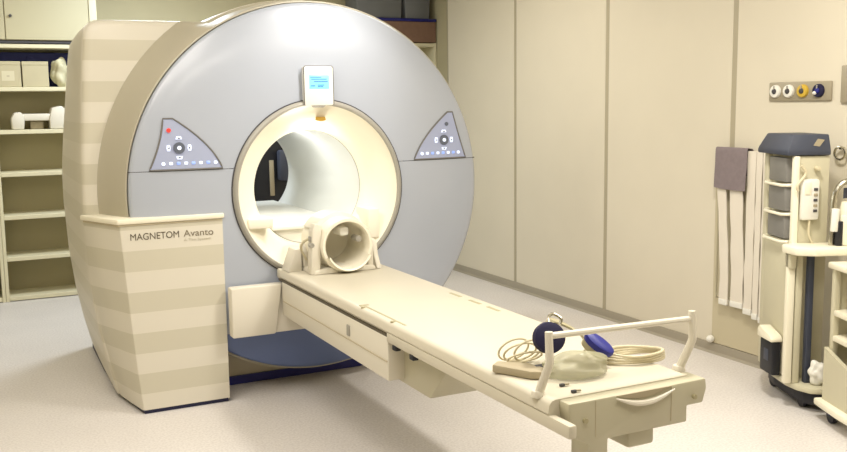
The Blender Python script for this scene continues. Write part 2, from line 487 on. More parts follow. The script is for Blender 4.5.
# side cabinet at lower left front
LT = [(-.525, .0), (-1.024, .0), (-1.148, .30)]
sc_ = NB()
rowsz = [(0.022, -.958, -1.018), (.2, -.975, -1.060), (.45, -.994, -1.108), (.7, -1.010, -1.136), (.952, -1.026, -1.150)]
vs = []
for z, xf, xb in rowsz:
    vs.append([sc_.verts.new(p) for p in ((-.525, 0, z), (xf+.012, 0, z), (xf+.003, .004, z), (xf-.003, .014, z), (xf-.003+(xb-xf)*.5, .16, z), (xb, .31, z), (xb, .36, z), (-.525, .36, z))])
for A, B in zip(vs[:-1], vs[1:]):
    n = len(A)
    for k in range(n): sc_.faces.new((A[k], A[(k+1) % n], B[(k+1) % n], B[k]))
sc_.faces.new(vs[0]); sc_.faces.new(vs[-1])
cab = obj('side_cabinet', sc_, 'stripe', mri, label='banded front cabinet with dark lettering, lower left of the bore', angle=30)
ld = NB(); prism(ld, [(-.517, -.012), (-1.034, -.012), (-1.168, .31), (-.517, .31)], .954, .980, 'z', .007)
obj('cabinet_lid', ld, 'lid', cab, label='paler cream lid')
lg = NB(); prism(lg, [(-.53, -.003), (-1.028, -.003), (-1.154, .3), (-.53, .3)], .945, .955, 'z')
obj('lid_gap', lg, 'inkpale', cab)

def lettering(txt, x, z, size, m, nm, stretch=1.0, y=-.0012):
    cu = bpy.data.curves.new('lettering', 'FONT'); cu.body = txt; cu.size = size; cu.extrude = .0006
    t = bpy.data.objects.new('lettering_tmp', cu); COL.objects.link(t)
    dg = bpy.context.evaluated_depsgraph_get(); dg.update()
    me = bpy.data.meshes.new_from_object(t.evaluated_get(dg))
    bpy.data.objects.remove(t)
    b = bmesh.new(); b.from_mesh(me); bpy.data.meshes.remove(me)
    xs = [v.co.x for v in b.verts]; w0, w1 = min(xs), max(xs)
    for v in b.verts: v.co = Vector((x+(v.co.x-w0)*stretch/(w1-w0), y-v.co.z, z+v.co.y))
    return obj(nm, b, m, cab, smooth=False)
lettering('MAGNETOM', -.976, .874, .047, 'ink', 'lettering', .232)
lettering('Avanto', -.722, .875, .047, 'ink2', 'lettering', .148)
lettering('A Tim System', -.722, .852, .018, 'inkfaint', 'lettering', .135)

# plinth and dark kick strip
kb = NB(); prism(kb, [(-.53, .012), (-.950, .012), (-1.008, .37), (-1.02, .9), (-1.01, 1.5), (.6, 1.5), (.6, .33), (-.53, .33)], 0, .025, 'z')
obj('kick_strip', kb, 'kickdark', mri, label='navy strip where the housing meets the floor')
k2 = NB(); prism(k2, [(-.54, .275), (.3, .275), (.42, .29), (.62, .33), (.62, .40), (-.54, .40)], 0, .046, 'z')
obj('kick_strip', k2, 'kick', mri)
pl = NB(); box(pl, (-.54, .288, .04), (.62, .6, .42), .01)
obj('plinth', pl, 'base', mri)

# ------------------------------------------------------------------ patient table
tab = thing('patient_table', (0, -1.3, 0), 'long cream patient table running out of the scanner bore', 'table')
zt = .684
tt = NB()
prism(tt, [(-.264, .645), (-.261, .668), (-.252, .679), (-.240, .683), (.240, .683), (.252, .679), (.261, .668), (.264, .645), (.25, .628), (-.25, .628)], -2.50, -.085, 'y')
obj('table_top', tt, 'tabletop', tab, label='cream table top, slightly dished')
# chamfered head end of the top
he = NB(); prism(he, [(-.262, .63), (-.262, .678), (.262, .678), (.262, .63)], -.088, -.03, 'y', .008)
obj('head_end_lip', he, 'tabletop', tab)
gp = NB(); box(gp, (-.257, -1.42, .616), (.257, -.04, .629))
obj('slide_gap', gp, 'ink', tab)
for s in (-1, 1):
    r = NB(); box(r, (s*.250-.014, -2.60 if s < 0 else -2.45, .600), (s*.250+.014, -1.40, .640), .007)
    obj('side_rail', r, 'tabletop', tab)
    b_ = NB(); prism(b_, [(-.055+s*.205, .444), (.05+s*.205, .444), (.05+s*.205, .619), (-.055+s*.205, .619)], -1.405, -.10, 'y', .006)
    so = obj('side_skirt', b_, 'cream', tab)
    g_ = NB(); box(g_, (s*.2615-.0016, -1.40, .5205), (s*.2615+.0016, -.12, .5245))
    obj('skirt_groove', g_, 'inkpale', so)
    h_ = NB(); box(h_, (s*.262-.004, -1.02, .538), (s*.262+.004, -.99, .585), .003)
    obj('skirt_clip', h_, 'bezel', so)
    for y in (-1.47, -1.62):
        c_ = NB(); box(c_, (s*.253-.012, y-.016, .583), (s*.253+.012, y+.016, .604), .003)
        obj('rail_bracket', c_, 'dark', tab)
ub = NB(); prism(ub, [(-1.30, .425), (-1.62, .425), (-1.80, .60), (-1.80, .62), (-1.30, .62)], -.19, .19, 'x', .006)
obj('drive_housing', ub, 'tablegrey', tab)
ug = NB(); box(ug, (-.17, -2.45, .585), (.17, -1.3, .622), .004)
obj('bed_beam', ug, 'tablegrey', tab)
lb = NB()
prism(lb, [(-.521, .352), (-.521, .607), (-.258, .607), (-.298, .352)], -.10, -.026, 'y', .008)
obj('lift_arm', lb, 'cream', tab, label='cream cross arm joining table and scanner')
lb = NB(); box(lb, (-.31, -.078, .3525), (.29, -.0262, .6065), .006)
obj('lift_column', lb, 'cream', tab)
# slots and marks in the top
for x0, x1, y0, y1 in ((-.232, -.222, -1.50, -1.10), (-.245, -.205, -1.105, -1.085)):
    q = NB(); box(q, (x0, y0, .672), (x1, y1, .6842), .001); obj('slot', q, 'olive', tab)
for y in (-1.13, -1.42):
    q = NB(); cyl(q, (-.243, y, .675), (-.243, y, .6855), .010, seg=14); obj('slot_pin', q, 'olive', tab)
for y in (-1.10, -1.27, -1.42):
    q = NB(); box(q, (.196, y-.05, .672), (.212, y+.045, .6842), .001); obj('slot', q, 'olive', tab)
# foot end cap
e1 = NB(); prism(e1, [(-.132, .680), (-.226, .680), (-.227, .66), (-.220, .620), (-.195, .572), (-.158, .552), (-.158, .46), (-.088, .46), (-.088, .556), (.0, .556), (.205, .556), (.205, .606), (.266, .606), (.280, .65), (.276, .681), (.14, .680)], -2.545, -2.46, 'y', .006)
endc = obj('end_cap', e1, 'tablegrey', tab, label='olive-grey foot end plate')
e2 = NB(); box(e2, (.0, -2.525, .502), (.098, -2.25, .585), .010)
obj('latch_box', e2, 'tablegrey', tab)
e3 = NB(); box(e3, (-.012, -2.42, .52), (.002, -2.37, .55), .003); obj('latch', e3, 'dark', tab)
e4 = NB()
arcp = []
for k in range(17):
    u = k/16; x = -.065+.215*u; arcp.append((x, -2.55, .672-.004*u-.026*math.sin(PI*u)))
tube(e4, arcp, [.002+.007*math.sin(PI*k/16) for k in range(17)], 8)
obj('pull_handle', e4, 'cream', endc)
e5 = NB(); prism(e5, [(-.06+.2*k/14, .676-.016*math.sin(PI*k/14)) for k in range(15)]+[(.14, .678), (-.06, .678)], -2.547, -2.52, 'y')
obj('recess_shade', e5, 'plug', endc)  # flat crescent in a darker tone, standing in for a recess's shade
for x, z in ((-.172, .625), (.228, .632)):
    q = NB(); cyl(q, (x, -2.554, z), (x, -2.53, z), .0075, seg=12); obj('bolt', q, 'olive', endc)
for x in (-.134, .142):
    q = NB(); box(q, (x-.001, -2.5465, .57), (x+.001, -2.53, .676)); obj('cap_seam', q, 'inkpale', endc)
# guard rail: two bent posts and a cross bar
for s, xb, xt in ((-1, -.252, -.238), (1, .272, .290)):
    q = NB(); tube(q, [(xb, -2.43, .672), (xb+.004, -2.438, .70), (xt, -2.465, .775), (xt, -2.467, .80), (xt, -2.463, .87)], [.015, .013, .0125, .0125, .0115], 10, smooth=4)
    po = obj('guard_post', q, 'cream', tab)
    q = NB(); cyl(q, (xb, -2.43, .674), (xb, -2.43, .694), .022, .018, 16, .003)
    obj('post_socket', q, 'cream', po)
q = NB(); tube(q, [(-.238, -2.463, .858), (.290, -2.463, .846)], .0095, 10)
obj('guard_bar', q, 'cream', tab)

# head-end fittings at the left of the coil
wg = NB(); prism(wg, [(-.255, .682), (-.182, .682), (-.182, .795), (-.215, .795)], -.20, -.09, 'y', .006)
obj('head_wedge', wg, 'cream', tab)

# ------------------------------------------------------------------ head coil
hx, hz, hr = .0, .821, .119
coil = thing('head_coil', (hx, -.25, .684), 'cream cage-like head coil standing on the table at the bore mouth', 'coil')
y0, y1 = -.37, -.07
sh_ = NB()
prof = [(hr-.004, y0+.006), (hr, y0), (hr+.012, y0), (hr+.016, y0+.012), (hr+.012, y0+.05), (hr+.018, y0+.08), (hr+.018, y1), (hr, y1+.01), (hr-.006, y1)]
lathe_y(sh_, prof, hx, hz, 64, closed=True)
obj('coil_shell', sh_, 'funnel', coil)
bk = NB(); lathe_y(bk, [(.0, y1+.002), (.07, y1), (hr-.004, y1-.02)], hx, hz, 48); obj('coil_back', bk, 'funnel', coil)
cu = NB()
lathe_y(cu, [(hr-.006, y0-.03), (hr+.003, y0-.035), (hr+.006, y0-.03), (hr+.004, y1-.05), (hr-.010, y1-.05)], hx, hz, 32, math.radians(205), math.radians(335), closed=True)
obj('neck_tray', cu, 'funnel', coil)
for s in (-1, 1):
    p_ = NB(); prism(p_, [(hx+s*.135, .684), (hx+s*.185, .684), (hx+s*.172, .90), (hx+s*.158, .935), (hx+s*.120, .925), (hx+s*.128, .86)] if s < 0 else
                     [(hx+.118, .684), (hx+.150, .684), (hx+.150, .80), (hx+.138, .87), (hx+.112, .90), (hx+.122, .80)], y0+.03, y0+.09, 'y', .006)
    obj('side_post', p_, 'cream', coil)
tp = NB(); lathe_y(tp, [(hr+.016, y0+.10), (hr+.034, y0+.12), (hr+.034, y1-.03), (hr+.016, y1-.01)], hx, hz, 32, math.radians(40), math.radians(150), closed=True)
obj('coil_hood', tp, 'cream', coil)
wg = NB(); prism(wg, [(-.172, .7), (-.125, .7), (-.135, .75), (-.165, .82), (-.178, .82)], -.20, -.15, 'y', .005)
obj('coil_bracket', wg, 'cream', coil)
bs = NB(); prism(bs, [(hx-.175, .684), (hx+.16, .684), (hx+.15, .705), (hx+.09, .712), (hx-.09, .712), (hx-.165, .705)], y0+.02, y1, 'y', .004); obj('coil_base', bs, 'cream', coil)
fn = NB(); prism(fn, [(y0+.03, .684), (y0+.16, .684), (y0+.16, .80), (y0+.13, .83), (y0+.09, .82), (y0+.07, .75)], .168, .196, 'x', .008)
obj('side_fin', fn, 'cream', coil)
lm = NB(); box(lm, (-.022, y0+.05, .862), (.03, y0+.16, .908), .014); obj('mirror_block', lm, 'white', coil)
lm = NB(); cyl(lm, (.072, y0+.03, .845), (.072, y0+.1, .845), .016, seg=16, bev=.004); obj('clamp_knob', lm, 'bezel', coil)
lm = NB(); box(lm, (-.18, y0+.04, .845), (-.13, y0+.08, .872), .006); cyl(lm, (-.175, y0+.03, .83), (-.175, y0+.06, .83), .012, seg=12)
obj('latch', lm, 'bezel', coil)
cb_ = NB(); tube(cb_, [(-.16, y0+.08, .86), (-.19, -.26, .84), (-.195, -.23, .80), (-.16, -.21, .74)], .006, 8, smooth=6); obj('coil_lead', cb_, 'cable', coil)

# ------------------------------------------------------------------ things lying on the table
zs = .6842
hp = thing('headphones', (-.02, -2.25, zs), 'headphones with navy pads lying at the foot end of the table', 'headphones')
def cup(c, r, d, thick, m, nm, ax=None):
    d = Vector(d).normalized(); b = NB()
    c = Vector(c); n = 14
    prof = [(0, -.5), (.7, -.5), (.95, -.35), (1, 0), (.95, .35), (.7, .5), (0, .5)]
    rot = d.to_track_quat('Z', 'Y').to_matrix()
    if ax:
        x_ = Vector(ax); x_ = (x_-d*x_.dot(d)).normalized(); rot = Matrix((x_, d.cross(x_), d)).transposed()
    rings = []
    for k in range(28):
        t = 2*PI*k/28
        rings.append([b.verts.new(c+rot @ Vector((r[0]*p*math.cos(t), r[1]*p*math.sin(t), thick*h))) for p, h in prof])
    for k in range(28):
        A, B = rings[k], rings[(k+1) % 28]
        for j in range(len(prof)-1):
            try: b.faces.new((A[j], A[j+1], B[j+1], B[j]))
            except ValueError: pass
    return obj(nm, b, m, hp)
cup((-.100, -2.262, .790), (.052, .050), (-.2, -.93, .30), .04, 'navy', 'ear_pad')
cup((-.094, -2.236, .782), (.043, .043), (-.2, -.93, .30), .03, 'olive', 'ear_shell')
cup((.074, -2.285, .752), (.054, .026), (.1, -.62, .78), .030, 'navy2', 'ear_pad', (.5, -.6, -.5))
cup((.071, -2.266, .735), (.046, .024), (.1, -.62, .78), .03, 'olive', 'ear_shell', (.5, -.6, -.5))
for x, y, z in ((-.07, -2.225, .77), (.066, -2.222, .72)):
    q = NB(); tube(q, [(x, y, z), (x+.004, y+.004, (z+zs)/2), (x+.02, y+.012, zs+.008), (x+.035, y+.03, zs+.008)], .0038, 7, smooth=5); obj('air_tube', q, 'cable', hp)
hb = NB()
P = catmull([(-.09, -2.225, .795), (-.055, -2.20, .822), (-.01, -2.18, .812), (.035, -2.18, .790), (.066, -2.20, .765), (.072, -2.235, .735)], 6)
for i in range(len(P)-1):
    a, b = P[i], P[i+1]
    # flat band
    if i == 0: prev = None
pr_ = []
for i, p in enumerate(P):
    d = (P[min(i+1, len(P)-1)]-P[max(i-1, 0)]).normalized(); s = Vector((.3, 1, .1)).normalized(); u = d.cross(s).normalized()
    pr_.append([hb.verts.new(p+s*a+u*b) for a, b in ((-.022, -.003), (.022, -.003), (.022, .003), (-.022, .003))])
for A, B in zip(pr_[:-1], pr_[1:]):
    for k in range(4): hb.faces.new((A[k], A[(k+1) % 4], B[(k+1) % 4], B[k]))
hb.faces.new(pr_[0]); hb.faces.new(pr_[-1])
obj('headband', hb, 'olive', hp)
hw = NB(); tube(hw, [(-.075, -2.23, .822), (-.065, -2.21, .842), (-.04, -2.20, .846), (-.022, -2.215, .832), (-.03, -2.22, .815)], .005, 8, smooth=6); obj('hook_wire', hw, 'chrome', hp)

pc = NB()
def lump(bm, c, r, rot, seed, amp=.12, z0=None):
    rnd = random.Random(seed); t = bmesh.new()
    bmesh.ops.create_icosphere(t, subdivisions=4, radius=1)
    ph = [rnd.uniform(0, 6) for _ in range(6)]
    for v in t.verts:
        k = 1+amp*(math.sin(4*v.co.x+ph[0])*math.sin(3*v.co.y+ph[1])+.6*math.sin(7*v.co.z+ph[2]+3*v.co.x)+.35*math.sin(11*v.co.y+ph[3]+5*v.co.z))
        v.co = rot @ Vector((v.co.x*r[0]*k, v.co.y*r[1]*k, v.co.z*r[2]*k)) + Vector(c)
        if z0 is not None and v.co.z < z0: v.co.z = z0+.0005*k
    merge(bm, t); return bm
lump(pc, (-.058, -2.350, zs+.030), (.100, .052, .050), Matrix.Rotation(-.25, 3, 'Z'), 3, .10, zs+.001)
tag(obj('pouch', pc, 'pouch', origin=(-.005, -2.31, zs)), 'pale olive plastic pouch lying behind the guard rail under the headphones', 'pouch')

cl = thing('cable_loop', (.2, -2.3, zs), 'flat coil of ivory cable lying at the right edge of the table foot', 'cable')
for i in range(4):
    q = NB(); pts = []
    for k in range(24):
        t = 2*PI*k/24
        pts.append((.212+.108*math.cos(t)*(1-.06*i)+.005*math.sin(3*t+i), -2.29+.055*math.sin(t)*(1+.05*i)-.012*math.cos(t), zs+.006+.0075*i+.002*math.sin(2*t+i)))
    tube(q, pts, .005, 8, closed=True); obj('cable_turn', q, 'cable', cl)
q = NB(); tube(q, [(.12, -2.26, zs+.02), (.115, -2.25, zs+.03), (.112, -2.23, zs+.035)], .006, 8, smooth=5); obj('cable_end', q, 'cable', cl)

lp = thing('tube_coil', (-.12, -2.08, zs), 'loose loops of clear grey tubing on the table, left of the headphones', 'tubing')
for i, (cx_, cy_, a, b, tilt) in enumerate(((-.145, -2.13, .055, .05, .9), (-.13, -2.145, .06, .045, .8), (-.11, -2.16, .05, .045, 1.0), (-.125, -2.165, .065, .04, .5))):
    q = NB(); pts = []
    for k in range(22):
        t = 2*PI*k/22
        pts.append((cx_+a*math.cos(t), cy_-.4*b*math.sin(t), zs+.005+b*math.sin(tilt)*(1+math.sin(t))))
    tube(q, pts, .0035, 7, closed=True); obj('tube_turn', q, 'cable', lp)
pg = thing('cable_plug', (-.22, -2.25, zs), 'flat grey wedge-shaped connector at the left edge of the table', 'connector')
q = NB(); prism(q, [(-.262, -2.19), (-.225, -2.16), (-.15, -2.23), (-.135, -2.30), (-.17, -2.33), (-.20, -2.31)], zs, zs+.026, 'z', .006)
obj('plug_body', q, 'plug', pg)
q = NB(); cyl(q, (-.155, -2.27, zs+.016), (-.115, -2.275, zs+.018), .013, seg=12, bev=.003); obj('plug_tip', q, 'gap', pg)
for (x, y) in ((-.15, -2.41), (-.155, -2.475)):
    q = thing('small_clip', (x, y, zs), 'tiny dark clip on the table beside the left guard post' if y > -2.45 else 'tiny dark clip at the foot edge of the table', 'clip')
    b = NB(); box(b, (x-.012, y-.005, zs), (x+.004, y+.005, zs+.008), .002); obj('clip_body', b, 'gap', q)
    b = NB(); cyl(b, (x+.004, y, zs+.005), (x+.018, y-.004, zs+.005), .0035, seg=8); obj('clip_pin', b, 'plug', q)

# ------------------------------------------------------------------ shelving along the back wall
def shelving(name, x0, x1, h, levels, label, group, deep=.33):
    yf, yb = 3.29, YB-.004
    t = thing(name, ((x0+x1)/2, yf, 0), label, 'shelves', group)
    for x in (x0, x1-.025):
        b = NB(); box(b, (x, yf, 0), (x+.025, yb, h), .002, 1); obj('side_panel', b, 'shelf', t)
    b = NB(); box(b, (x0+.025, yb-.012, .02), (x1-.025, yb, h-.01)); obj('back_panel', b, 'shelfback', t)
    for z in levels:
        b = NB(); box(b, (x0+.025, yf+.004, z-.016), (x1-.025, yb-.012, z+.016), .003, 1); obj('shelf', b, 'shelf', t)
    return t
LV = [.022, .337, .664, 1.001, 1.331, 1.661, 1.990]
shelving('shelving_unit', -1.428, -.62, 2.008, LV, 'cream open shelving unit left of the scanner, carton on its upper shelf', None)
shelving('shelving_unit', -2.26, -1.430, 2.008, LV, 'cream open shelving unit cut by the left picture edge', None)
shelving('shelving_unit', 1.50, 2.414, 2.07, [.022, .5, .95, 1.4, 1.74, 2.05], 'cream shelving unit behind the right side of the scanner, brown crate on top', None)

wc = thing('wall_cabinet', (-1.3, 3.27, 2.03), 'grey-beige wall cabinet above the shelving at upper left', 'cabinet')
b = NB(); box(b, (-1.95, 3.29, 2.032), (-.66, YB-.004, 2.62), .003, 1); obj('carcass', b, 'door', wc)
for x0, x1, kx in ((-1.948, -1.303, None), (-1.297, -.690, -1.258)):
    b = NB(); box(b, (x0, 3.268, 2.036), (x1, 3.29, 2.618), .003, 1); d = obj('door', b, 'door', wc)
    kx = kx if kx else x1-.04
    b = NB(); cyl(b, (kx, 3.245, 2.214), (kx, 3.27, 2.214), .011, seg=14, bev=.003)
    obj('knob', b, 'gap', d)
b = NB(); box(b, (-.686, 3.262, 2.03), (-.628, YB-.004, ZC-.01), .006); obj('end_post', b, 'shelf', wc, label='pale vertical end post')
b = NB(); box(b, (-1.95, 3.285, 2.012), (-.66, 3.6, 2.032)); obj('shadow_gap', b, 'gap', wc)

def carton(x0, x1, label):
    t = thing('carton', ((x0+x1)/2, 3.34, 1.678), label, 'box', None)
    b = NB(); box(b, (x0, 3.31, 1.678), (x1, 3.50, 1.868), .003, 1); obj('carton_body', b, 'box', t)
    b = NB(); box(b, (x0-.001, 3.306, 1.845), (x1+.001, 3.505, 1.874), .003, 1); obj('carton_lid', b, 'box', t)
    return t
c1 = carton(-1.398, -1.208, 'grey carton with a pale label on the upper shelf')
b = NB(); box(b, (-1.345, 3.3085, 1.725), (-1.255, 3.3105, 1.80)); obj('carton_label', b, 'boxlab', c1)
b = NB(); box(b, (-1.31, 3.3075, 1.755), (-1.29, 3.309, 1.767)); obj('label_mark', b, 'inkpale', c1)
carton(-1.198, -1.008, 'plain grey carton on the upper shelf, nearer the scanner')
b = NB(); lump(b, (-.912, 3.40, 1.785), (.065, .08, .12), Matrix.Rotation(.2, 3, 'Z'), 11, .16, 1.678)
tag(obj('plastic_bag', b, 'bag', origin=(-.94, 3.4, 1.678)), 'crumpled whitish plastic bag stuffed beside the cartons', 'bag')
b = NB(); box(b, (-1.396, 3.52, 1.678), (-.66, 3.605, 1.955), .012)
lump(b, (-1.10, 3.55, 1.88), (.08, .04, .06), Matrix(), 5, .15)
tag(obj('folded_cloth', b, 'navycloth', origin=(-1.2, 3.56, 1.678)), 'dark blue folded cloth behind the cartons on the upper shelf', 'cloth')
sc2 = thing('support_cradle', (-1.12, 3.4, 1.348), 'cream bridge-shaped cradle lying on the second shelf', 'cradle')
b = NB(); prism(b, [(-1.295, 1.348), (-1.21, 1.348), (-1.20, 1.44), (-1.225, 1.485), (-1.275, 1.48), (-1.30, 1.43)], 3.32, 3.5, 'y', .012); obj('end_block', b, 'cream', sc2)
b = NB(); prism(b, [(-1.02, 1.348), (-.90, 1.348), (-.89, 1.50), (-.93, 1.53), (-1.0, 1.515), (-1.02, 1.44)], 3.32, 3.5, 'y', .012); obj('end_block', b, 'cream', sc2)
b = NB(); box(b, (-1.25, 3.34, 1.415), (-.96, 3.5, 1.47), .012); obj('bridge', b, 'cream', sc2)
b = NB(); box(b, (-1.16, 3.40, 1.348), (-1.06, 3.5, 1.412), .01); tag(obj('gap_block', b, 'plug', origin=(-1.11, 3.45, 1.348)), 'small brown-grey block added for the dark gap under the bridge-shaped cradle', 'pouch')  # block added to darken the open gap below the bridge
bb = thing('shoulder_bag', (-1.53, 3.4, .04), 'black bag standing low on the shelf at the left picture edge', 'bag')
b = NB(); lump(b, (-1.57, 3.40, .14), (.085, .07, .105), Matrix(), 8, .06, .039); obj('bag_body', b, 'black', bb)
b = NB(); tube(b, [(-1.50, 3.36, .20), (-1.472, 3.32, .27), (-1.468, 3.312, .20), (-1.475, 3.315, .12)], .008, 8, smooth=6); obj('bag_strap', b, 'black', bb)

# on top of the right-hand shelving
cr = thing('wooden_crate', (2.1, 3.4, 2.07), 'brown wooden crate on the shelving top behind the scanner', 'crate')
b = NB()
box(b, (1.62, 3.285, 2.074), (2.405, 3.31, 2.262), .003, 1); obj('front_board', b, 'brown', cr)
b = NB(); box(b, (1.62, 3.57, 2.074), (2.405, 3.6, 2.262), .003, 1); obj('rear_board', b, 'brown', cr)
for x in (1.62, 2.385):
    b = NB(); box(b, (x, 3.311, 2.074), (x+.02, 3.569, 2.262), .003, 1); obj('end_board', b, 'brown', cr)
b = NB(); box(b, (1.641, 3.311, 2.074), (2.384, 3.569, 2.09)); obj('bottom_board', b, 'brown', cr)
b = NB(); box(b, (1.60, 3.275, 2.263), (2.41, 3.61, 2.288), .003, 1); obj('lid', b, 'kick', cr, label='thin dark board on top')
for x0, x1, lab in ((1.36+.25, 2.07, 'dark grey plastic bin on the crate, behind the scanner top'), (2.09, 2.36, 'narrow grey plastic bin on the crate beside the right wall')):
    t = thing('storage_bin', ((x0+x1)/2, 3.42, 2.288), lab, 'bin')
    b = NB(); prism(b, [(x0+.012, 2.289), (x1-.012, 2.289), (x1, 2.54), (x0, 2.54)], 3.30, 3.58, 'y', .01); obj('bin_body', b, 'slate', t)
    b = NB(); box(b, (x0-.006, 3.292, 2.54), (x1+.006, 3.588, 2.562), .006); obj('bin_lid', b, 'slate', t)

# dark equipment stand behind the scanner, seen through the bore
es = thing('equipment_stand', (.42, 2.55, 0), 'dark monitor on a stand behind the scanner, seen through the bore', 'monitor')
b = NB(); box(b, (.22, 2.5, .70), (.72, 2.58, 1.36), .02); obj('monitor_case', b, 'black', es)
b = NB(); box(b, (.50, 2.484, .80), (.535, 2.502, 1.08), .004); obj('grip_strip', b, 'plug', es)
b = NB(); box(b, (.56, 2.42, .92), (.66, 2.5, 1.16), .02); obj('control_unit', b, 'slatelid', es)
b = NB(); cyl(b, (.42, 2.54, .04), (.42, 2.54, .71), .03, seg=16); obj('pole', b, 'rail', es)
b = NB(); cyl(b, (.42, 2.54, 0), (.42, 2.54, .045), .24, .2, 32, .008); obj('foot', b, 'dark', es)

# ------------------------------------------------------------------ right wall fittings
XO = XW-.001
op = thing('gas_outlet_panel', (XW, -1.08, 1.5), 'grey wall strip with four round gas outlets', 'outlet panel')
b = NB(); box(b, (XW-.014, -1.278, 1.497), (XW, -.873, 1.598), .008); plt = obj('back_plate', b, 'plate', op)
for y, m, lab in ((-.924, 'white', 'white outlet'), (-1.013, 'white', 'white outlet'), (-1.105, 'yellow', 'yellow outlet'), (-1.205, 'navy', 'black and blue outlet')):
    b = NB(); cyl(b, (XW-.012, y, 1.549), (XW-.030, y, 1.549), .036, .032, 24, .004); o = obj('outlet', b, m, op, label=lab)
    b = NB(); cyl(b, (XW-.028, y, 1.549), (XW-.036, y, 1.549), .016, .012, 18, .002); obj('socket', b, 'gap' if m != 'navy' else 'navy2', o)
    b = NB(); box(b, (XW-.036, y-.003, 1.557), (XW-.028, y+.003, 1.578), .001); obj('catch', b, 'bezel', o)
    if m == 'navy':
        b = NB(); ellipsoid(b, (XW-.034, y+.012, 1.537), (.009, .012, .010), su=12, sv=8); obj('plug_highlight', b, 'white', o)
b = NB(); box(b, (XW-.016, -1.46, 1.485), (XW, -1.334, 1.672), .006)
tag(obj('wall_plate', b, 'plate', origin=(XW, -1.40, 1.58)), 'blank grey plate on the wall at the right picture edge', 'plate')

rk = thing('wall_rack', (XW, -.67, .06), 'low-profile tube rack on the right wall hung with white straps', 'rack')
b = NB(); box(b, (XW-.008, -.868, .042), (XW, -.460, 1.0), .003, 1); obj('back_panel', b, 'rackback', rk)
xb = XW-.034
for pts in ([(XW, -.515, 1.19), (xb, -.515, 1.19), (xb, -.86, 1.19), (xb, -.895, 1.185), (xb, -.898, .30), (XW, -.898, .29)], [(xb, -.515, 1.19), (xb, -.515, .33), (XW, -.515, .325)]):
    b = NB(); tube(b, pts, .006, 8); obj('frame_tube', b, 'rail', rk)
b = NB(); tube(b, [(xb, -.515, .35), (xb, -.898, .33)], .005, 8); obj('lower_bar', b, 'rail', rk)
straps = [(-.588, -.535, .31, .315, 'leftmost white strap on the wall rack, its top under the towel'), (-.690, -.650, .312, .094, 'widest white strap on the wall rack, second from the left'), (-.774, -.774, .288, .060, 'middle white strap on the wall rack, just right of the towel'),
          (-.829, -.829, .270, .040, 'narrow white strap, second from the right on the wall rack'), (-.875, -.875, .258, .036, 'rightmost white strap on the wall rack')]
for y, yt, zb, wd, lab in straps:
    if wd > .2: wd = .066
    t = thing('hanging_strap', (xb, y, zb), lab, 'strap', 'straps on the wall rack')
    b = NB(); n = 20; rws = []
    for k in range(n+1):
        z = 1.203-(1.203-zb)*k/n; u = min(1., k/n*1.3)
        dx = -.048-.003*abs(math.sin(k*.7+y*20)); ww = wd*(1-.05*math.sin(k*.9+y*11)); yy = yt+(y-yt)*u
        rws.append([b.verts.new((XW+dx+o, yy+q*ww/2, z)) for q, o in ((-1, 0), (0, -.002), (1, 0), (1, .005), (0, .004), (-1, .005))])
    for A, B in zip(rws[:-1], rws[1:]):
        for k in range(6): b.faces.new((A[k], A[(k+1) % 6], B[(k+1) % 6], B[k]))
    b.faces.new(rws[0]); b.faces.new(rws[-1])
    box(b, (XW-.051, yt-wd/2, 1.198), (XW-.020, yt+wd/2, 1.203), .001, 1)
    box(b, (XW-.0245, yt-wd/2, 1.08), (XW-.0205, yt+wd/2, 1.2), .001, 1)
    obj('strap_band', b, 'strap', t)
    b = NB(); box(b, (XW-.056, y-wd*.5, zb-.010), (XW-.036, y+wd*.5, zb+.024), .004); obj('buckle', b, 'white', t)
tw = NB(); rows = []; m_ = 14
pp = catmull([(-.0135, 0, 1.06), (-.014, 0, 1.13), (-.016, 0, 1.20), (-.034, 0, 1.214), (-.058, 0, 1.205), (-.060, 0, 1.10), (-.061, 0, .985)], 6)
for i, p in enumerate(pp):
    rows.append([tw.verts.new((XW+p.x-.003*abs(math.sin(v*9+i*.15))*(1 if i > 18 else 0), -.508-.240*v+.003*math.sin(i*.4), p.z+(-.008*math.sin(v*2.2) if i > len(pp)-4 else 0))) for v in [j/m_ for j in range(m_+1)]])
for A, B in zip(rows[:-1], rows[1:]):
    for j in range(m_): tw.faces.new((A[j], A[j+1], B[j+1], B[j]))
fl = tw.faces[:]; bmesh.ops.recalc_face_normals(tw, faces=fl)
tw.normal_update()
cen = Vector((XW-.036, 0, 1.1)); nrm = {v: v.normal.copy() for v in tw.verts}
if nrm[tw.verts[len(tw.verts)-1] if False else rows[-1][3]].x > 0: nrm = {v: -n for v, n in nrm.items()}
old = list(tw.verts); ex = bmesh.ops.extrude_face_region(tw, geom=fl)
new = [g for g in ex['geom'] if isinstance(g, bmesh.types.BMVert)]
tw.verts.ensure_lookup_table()
for v in new:
    src = min(old, key=lambda o: (o.co-v.co).length_squared)
    v.co = v.co+nrm.get(src, Vector((-1, 0, 0)))*.003
tag(obj('towel', tw, 'towel', origin=(xb, -.63, 1.2)), 'mauve-grey towel folded over the top bar of the wall rack', 'towel')
b = NB(); ellipsoid(b, (XW-.030, -.505, .088), (.026, .022, .022)); cyl(b, (XW-.02, -.505, .088), (XW, -.505, .088), .012, seg=12)
tag(obj('door_stop', b, 'white', origin=(XW, -.505, .088)), 'small round cream bumper low on the right wall', 'bumper')
hk = NB(); tube(hk, [(XW, -1.36, 1.26), (XW-.03, -1.36, 1.26)], .007, 8)
tube(hk, [(XW-.03, -1.36+.032*math.cos(t*2*PI/20), 1.235+.032*math.sin(t*2*PI/20)) for t in range(20)], .006, 8, closed=True)
